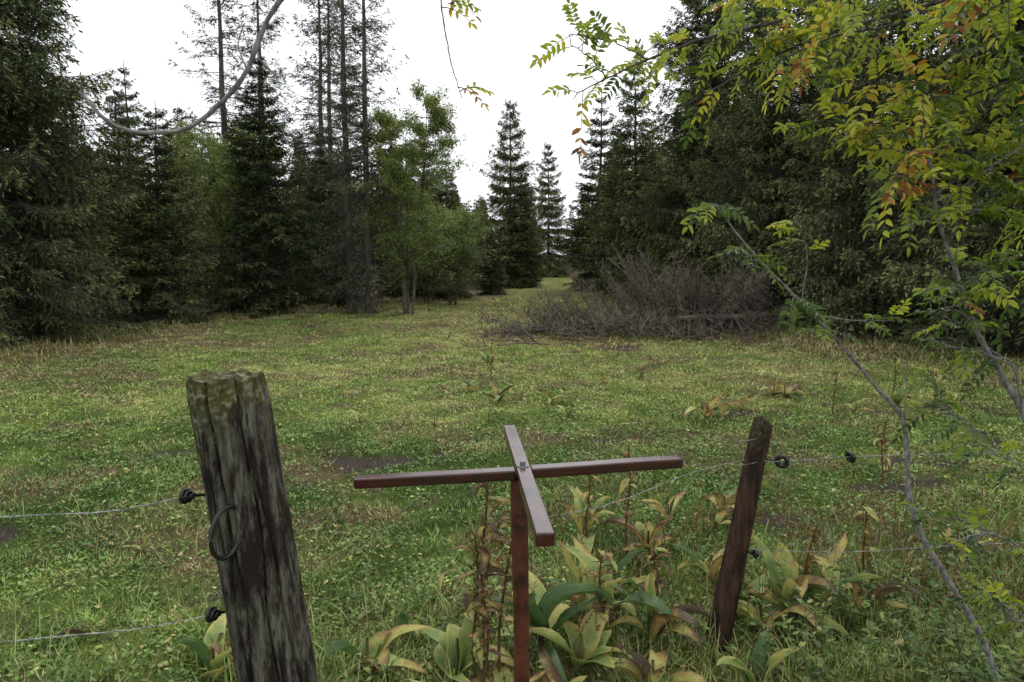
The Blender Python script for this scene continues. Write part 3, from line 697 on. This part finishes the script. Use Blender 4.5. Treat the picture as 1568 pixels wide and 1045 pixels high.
# ------------------------------------------------------------------ rowan
M_rowan=foliage('rowan_leaves',[(0,(.03,.06,.016)),(.3,(.10,.17,.025)),(.55,(.28,.36,.03)),(.82,(.54,.52,.05)),(.94,(.45,.22,.03)),(1,(.20,.06,.02))],.38,.45,.45,0,2.2,.2)
M_rbark=bark('rowan_bark',(.030,.027,.024),(.11,.10,.09),40,.5,.4)
M_tbark=bark('grey_twig_bark',(.09,.085,.085),(.26,.25,.25),60,.5,.4)
def pinnate(mb,r,base,d,Ln,tn,droop=.5,pairs=6):
    d=d/np.linalg.norm(d);q=np.linspace(0,1,8)
    P=base+d*(Ln*q)[:,None]-np.array([0,0,1.])*(Ln*droop*q**2)[:,None]
    V,F=tubes(P,.0011*(1.2-q*.7),4);mb.add(V,F,(tn*.6+.2,0,0),1)
    T=nrm(np.gradient(P,axis=0))
    up=np.array([r.normal(0,.35),r.normal(0,.35),1.]);sv=nrm(np.cross(T[3],up));nrv=nrm(np.cross(sv,T[3]))
    bs=[];ds=[];ls=[]
    for k in range(pairs):
        t=.28+.66*k/(pairs-1);p=np.array([np.interp(t,q,P[:,i]) for i in range(3)]);tt=np.array([np.interp(t,q,T[:,i]) for i in range(3)])
        for sg in (-1,1):
            if r.rand()<.06: continue
            bs.append(p);ds.append(tt*.5+sg*sv*r.uniform(.8,1)+nrv*r.normal(.0,.25)-np.array([0,0,.15]));ls.append(Ln*.31*(1-.9*(t-.5)**2)*r.uniform(.8,1.1))
    bs.append(P[-1]);ds.append(T[-1]);ls.append(Ln*.27)
    bs=np.array(bs);ds=nrm(np.array(ds));ls=np.array(ls);n=len(ls)
    nn=nrm(np.tile(nrv,(n,1))+r.normal(0,.35,(n,3)));sd=nrm(np.cross(ds,nn));nn=np.cross(sd,ds)
    w=(ls*.40*r.uniform(.85,1.1,n))[:,None];l=ls[:,None];fu=nn*w*.18
    tip=bs+ds*l-np.array([0,0,.12])*l
    c0=np.clip(tn+r.normal(0,.08,n),0,1)
    for sg in (-1,1):
        V=np.stack([bs,bs+ds*l*.28+sg*sd*w*.48+fu,bs+ds*l*.70+sg*sd*w*.44+fu,tip],1).reshape(-1,3)
        F=np.arange(n*4).reshape(-1,4)
        mb.add(V,F,np.repeat(np.stack([c0,c0,c0],1),4,0),0)
def rbranch(mb,r,pts,r0,r1,nleaf,t0,tn,Ll=(.11,.17),tw=0,wob=.008,droop=.35):
    P=smooth(pts,46);K=len(P)
    P[2:-1]+=np.cumsum(r.normal(0,wob*.35,(K-3,3)),0)*.5
    V,F=tubes(P,np.linspace(r0,r1,K)*(1+.12*np.sin(np.arange(K)*1.9)),7);mb.add(V,F,(.3,.3,.3),1)
    T=nrm(np.gradient(P,axis=0))
    for k in range(nleaf):
        t=t0+(1-t0)*(k+r.rand()*.6)/nleaf;i=min(int(t*(K-1)),K-1);rd=r.normal(0,1,3);rd-=T[i]*rd.dot(T[i]);rd/=np.linalg.norm(rd)
        d=T[i]*.55+rd*.9+np.array([0,0,.12])
        pinnate(mb,r,P[i],d,r.uniform(*Ll),np.clip(r.normal(tn,.17),0,1),r.uniform(.1,droop+.2))
    for k in range(tw):
        i=int((t0+(1-t0)*r.rand()*.9)*(K-1));rd=r.normal(0,1,3);rd-=T[i]*rd.dot(T[i]);rd/=np.linalg.norm(rd)
        d=T[i]*.8+rd*.8;d[2]=abs(d[2])*.6-.05;d/=np.linalg.norm(d);l=r.uniform(.12,.30)
        rbranch(mb,r,[P[i],P[i]+d*l*.5+[0,0,.02],P[i]+d*l],r1+.001,.0012,r.randint(4,8),.25,tn,Ll)
r=rs(77);mb=MB()
trunk=[(2.55,1.75,-.1),(2.5,1.8,1.0),(2.6,1.9,2.1),(2.55,1.9,3.2),(2.7,2.0,4.6)]
P=smooth(trunk,30);V,F=tubes(P,np.linspace(.075,.035,30),12);mb.add(V,F,(.3,.3,.3),1)
S_=(.09,.14)
rbranch(mb,r,[(2.58,1.9,2.75),(1.9,2.05,2.72),(1.18,2.1,2.55),(.80,2.09,2.40),(.53,2.09,2.33),(.34,2.08,2.25),(.18,2.07,2.17)],.011,.0013,22,.42,.58,(.08,.12),4)
rbranch(mb,r,[(2.58,1.9,2.5),(1.8,2.05,2.55),(1.1,2.1,2.42),(.75,2.08,2.30),(.48,2.06,2.15)],.009,.0013,18,.4,.58,(.08,.12),5)
rbranch(mb,r,[(2.58,1.9,2.45),(1.7,1.95,2.42),(1.2,1.95,2.35),(.9,1.95,2.30),(.74,1.97,2.22)],.008,.0013,16,.35,.58,S_,6)
rbranch(mb,r,[(2.58,1.9,2.3),(1.7,2.0,2.28),(1.3,2.04,2.18),(1.03,2.05,2.07)],.007,.0013,15,.3,.60,S_,6)
rbranch(mb,r,[(2.58,1.9,2.0),(1.75,2.0,2.03),(1.4,2.03,1.98),(1.12,2.03,1.86)],.006,.0013,14,.35,.64,S_,5)
rbranch(mb,r,[(2.58,1.9,2.1),(1.9,2.1,2.15),(1.6,2.15,2.1),(1.3,2.2,2.05)],.006,.0013,14,.3,.52,S_,6)
rbranch(mb,r,[(2.55,1.9,3.0),(1.9,2.2,2.85),(1.35,2.3,2.7),(.95,2.35,2.62),(.7,2.35,2.55)],.009,.0013,22,.3,.50,S_,9)
rbranch(mb,r,[(2.55,1.9,3.0),(1.9,2.3,2.8),(1.4,2.5,2.68),(1.0,2.6,2.55)],.009,.0013,22,.3,.50,S_,9)
rbranch(mb,r,[(2.58,1.9,2.6),(1.8,1.75,2.5),(1.35,1.7,2.38),(1.1,1.7,2.27)],.008,.0013,18,.3,.55,S_,7)
rbranch(mb,r,[(2.58,1.9,2.5),(1.9,2.3,2.55),(1.5,2.5,2.55),(1.15,2.6,2.5)],.008,.0013,18,.2,.50,S_,8)
rbranch(mb,r,[(2.58,1.9,2.4),(1.9,1.9,2.4),(1.6,1.95,2.3),(1.35,2.0,2.25)],.007,.0013,18,.3,.50,S_,8)
rbranch(mb,r,[(2.55,1.8,1.6),(1.9,1.9,1.85),(1.65,1.95,1.9),(1.45,2.0,1.85)],.006,.0013,14,.3,.45,S_,6)
rbranch(mb,r,[(2.55,1.8,1.4),(1.9,1.9,1.62),(1.6,1.95,1.66),(1.42,2.0,1.6)],.006,.0013,9,.4,.35,S_,4)
rbranch(mb,r,[(2.6,1.9,2.95),(1.5,1.75,3.0),(.6,1.62,2.85),(-.05,1.58,2.62),(-.16,1.57,2.45)],.013,.003,0,.4,.5)
rbranch(mb,r,[(-.16,1.57,2.45),(-.155,1.58,2.27),(-.135,1.56,2.13),(-.11,1.55,2.055)],.0022,.0008,0,.93,.93,(.05,.08),0,.004)
for b,tn in (((-.155,1.58,2.255),.85),((-.14,1.575,2.26),.6),((-.15,1.575,2.27),.95),((-.115,1.555,2.07),.7),((-.12,1.56,2.08),.95)):
    pinnate(mb,r,np.array(b),np.array([r.uniform(.1,1),r.normal(0,.3),.1]),r.uniform(.06,.085),tn,.5,4)
obj('rowan_tree',mb.build('rowan_tree',[M_rowan,M_rbark]))
mb=MB()
rbranch(mb,r,[(1.1,.9,3.4),(.6,.95,2.9),(0.0,.96,2.35),(-.20,.95,2.14),(-.305,.946,2.04),(-.348,.935,1.947),(-.39,.93,1.90),(-.434,.926,1.872),(-.494,.926,1.868),(-.537,.93,1.885),(-.57,.93,1.92)],.0042,.0024,0,.4,.5,wob=.003)
rbranch(mb,r,[(-.348,.935,1.95),(-.36,.94,1.985),(-.352,.94,2.01)],.0013,.0007,0,.4,.5,wob=.001)
rbranch(mb,r,[(-.335,.937,1.965),(-.32,.94,1.95),(-.31,.94,1.93)],.0013,.0007,0,.4,.5,wob=.001)
V=[(1.1,.9,3.4),(1.9,1.4,3.6),(2.56,1.9,3.3)];P=smooth(V,12);a_,b_=tubes(P,np.linspace(.0045,.02,12),7);mb.add(a_,b_,(.3,.3,.3),1)
obj('bare_branch',mb.build('bare_branch',[M_rowan,M_tbark],True))
mb=MB()
rbranch(mb,r,[(1.70,2.08,-.05),(1.6,2.16,.39),(1.36,2.21,.82),(1.32,2.25,1.15),(1.22,2.27,1.28),(1.0,2.29,1.52),(.805,2.32,1.72),(.67,2.34,1.89)],.0115,.002,0,.9,.5,wob=.006)
for p,nn,tn in (((.67,2.34,1.89),4,.3),((.80,2.32,1.72),6,.22),((.95,2.30,1.58),5,.25),((1.05,2.29,1.47),3,.35),((1.3,2.25,1.2),2,.3)):
    for k in range(nn): pinnate(mb,r,np.array(p),np.array([r.normal(.1,.7),r.normal(0,.5),r.uniform(-.3,.4)]),r.uniform(.09,.14),np.clip(r.normal(tn,.15),0,1),.4)
rbranch(mb,r,[(.97,2.29,1.55),(.99,2.3,1.72),(.95,2.3,1.85)],.003,.001,4,.5,.5,(.08,.11),0,.004)
rbranch(mb,r,[(1.0,2.29,1.52),(1.16,2.28,1.50),(1.27,2.27,1.50)],.003,.001,4,.5,.3,(.08,.11),0,.004)
rbranch(mb,r,[(1.32,2.25,1.15),(1.33,2.27,1.32),(1.31,2.3,1.42)],.002,.001,0,.5,.3,(.09,.13),0,.004)
obj('rowan_sapling',mb.build('rowan_sapling',[M_rowan,M_tbark]))
mb=MB()
rbranch(mb,r,[(1.78,1.88,-.05),(1.72,1.9,.6),(1.54,1.95,1.17),(1.44,1.97,1.36),(1.37,1.99,1.51),(1.29,2.02,1.75),(1.25,2.04,1.93),(1.2,2.05,2.15)],.0125,.003,12,.55,.42,S_,8,.008)
rbranch(mb,r,[(1.6,1.93,1.0),(1.5,1.95,1.1),(1.38,1.95,1.15)],.004,.0012,6,.3,.3,(.08,.11),2,.004)
rbranch(mb,r,[(1.5,1.96,1.25),(1.45,1.97,1.4),(1.36,2.0,1.42)],.004,.0012,7,.3,.3,(.08,.11),2,.004)
rbranch(mb,r,[(1.68,1.91,.75),(1.5,1.93,.86),(1.36,1.95,.92)],.004,.0012,7,.3,.3,(.08,.11),2,.004)
rbranch(mb,r,[(1.75,1.9,.4),(1.6,1.9,.6),(1.45,1.9,.66)],.004,.0012,7,.3,.3,(.08,.11),2,.004)
obj('rowan_sapling',mb.build('rowan_sapling',[M_rowan,M_tbark]))

# ------------------------------------------------------------------ light : overcast sky, brighter overhead
w=bpy.data.worlds.new('World');sc.world=w;w.use_nodes=True;nt=w.node_tree;nt.nodes.clear()
sky=N(nt,'ShaderNodeTexSky');sky.sky_type='NISHITA';sky.sun_disc=False
sky.sun_elevation=RAD(48);sky.sun_rotation=RAD(35);sky.dust_density=6;sky.air_density=1.2;sky.ozone_density=1
hs=N(nt,'ShaderNodeHueSaturation');hs.inputs['Saturation'].default_value=.15
nt.links.new(sky.outputs[0],hs.inputs['Color'])
tc=N(nt,'ShaderNodeTexCoord');sx=N(nt,'ShaderNodeSeparateXYZ');nt.links.new(tc.outputs['Generated'],sx.inputs[0])
cl=ramp(nt,[(0,(.60,.615,.635)),(.35,(.67,.685,.71)),(1,(1,1.0,1.0))])
nt.links.new(math_(nt,'MAXIMUM',sx.outputs[2],0.0),cl.inputs[0])
sc2=N(nt,'ShaderNodeVectorMath',operation='SCALE');nt.links.new(cl.outputs[0],sc2.inputs[0]);sc2.inputs[3].default_value=14.5
cm=mixc(nt,.75,hs.outputs[0],sc2.outputs[0])
bg=N(nt,'ShaderNodeBackground');bg.inputs[1].default_value=.15;nt.links.new(cm,bg.inputs[0])
ow=N(nt,'ShaderNodeOutputWorld');nt.links.new(bg.outputs[0],ow.inputs[0])
sl=bpy.data.lights.new('sun','SUN');sl.energy=1.0;sl.angle=RAD(30);sl.color=(1,.97,.93)
so=bpy.data.objects.new('sun',sl);bpy.context.collection.objects.link(so)
az=RAD(35);el=RAD(48);sd=Vector((math.sin(az)*math.cos(el),math.cos(az)*math.cos(el),math.sin(el)))
so.rotation_euler=sd.to_track_quat('Z','Y').to_euler();so.location=(5,5,20)

# ------------------------------------------------------------------ camera
cd=bpy.data.cameras.new('camera');cd.lens=24;cd.sensor_width=36;cd.clip_start=.05;cd.clip_end=1500
cd.dof.use_dof=True;cd.dof.focus_distance=3.2;cd.dof.aperture_fstop=14
co=bpy.data.objects.new('camera',cd);bpy.context.collection.objects.link(co)
co.location=(0,0,1.7);co.rotation_euler=(RAD(90-6.7),0,0);sc.camera=co
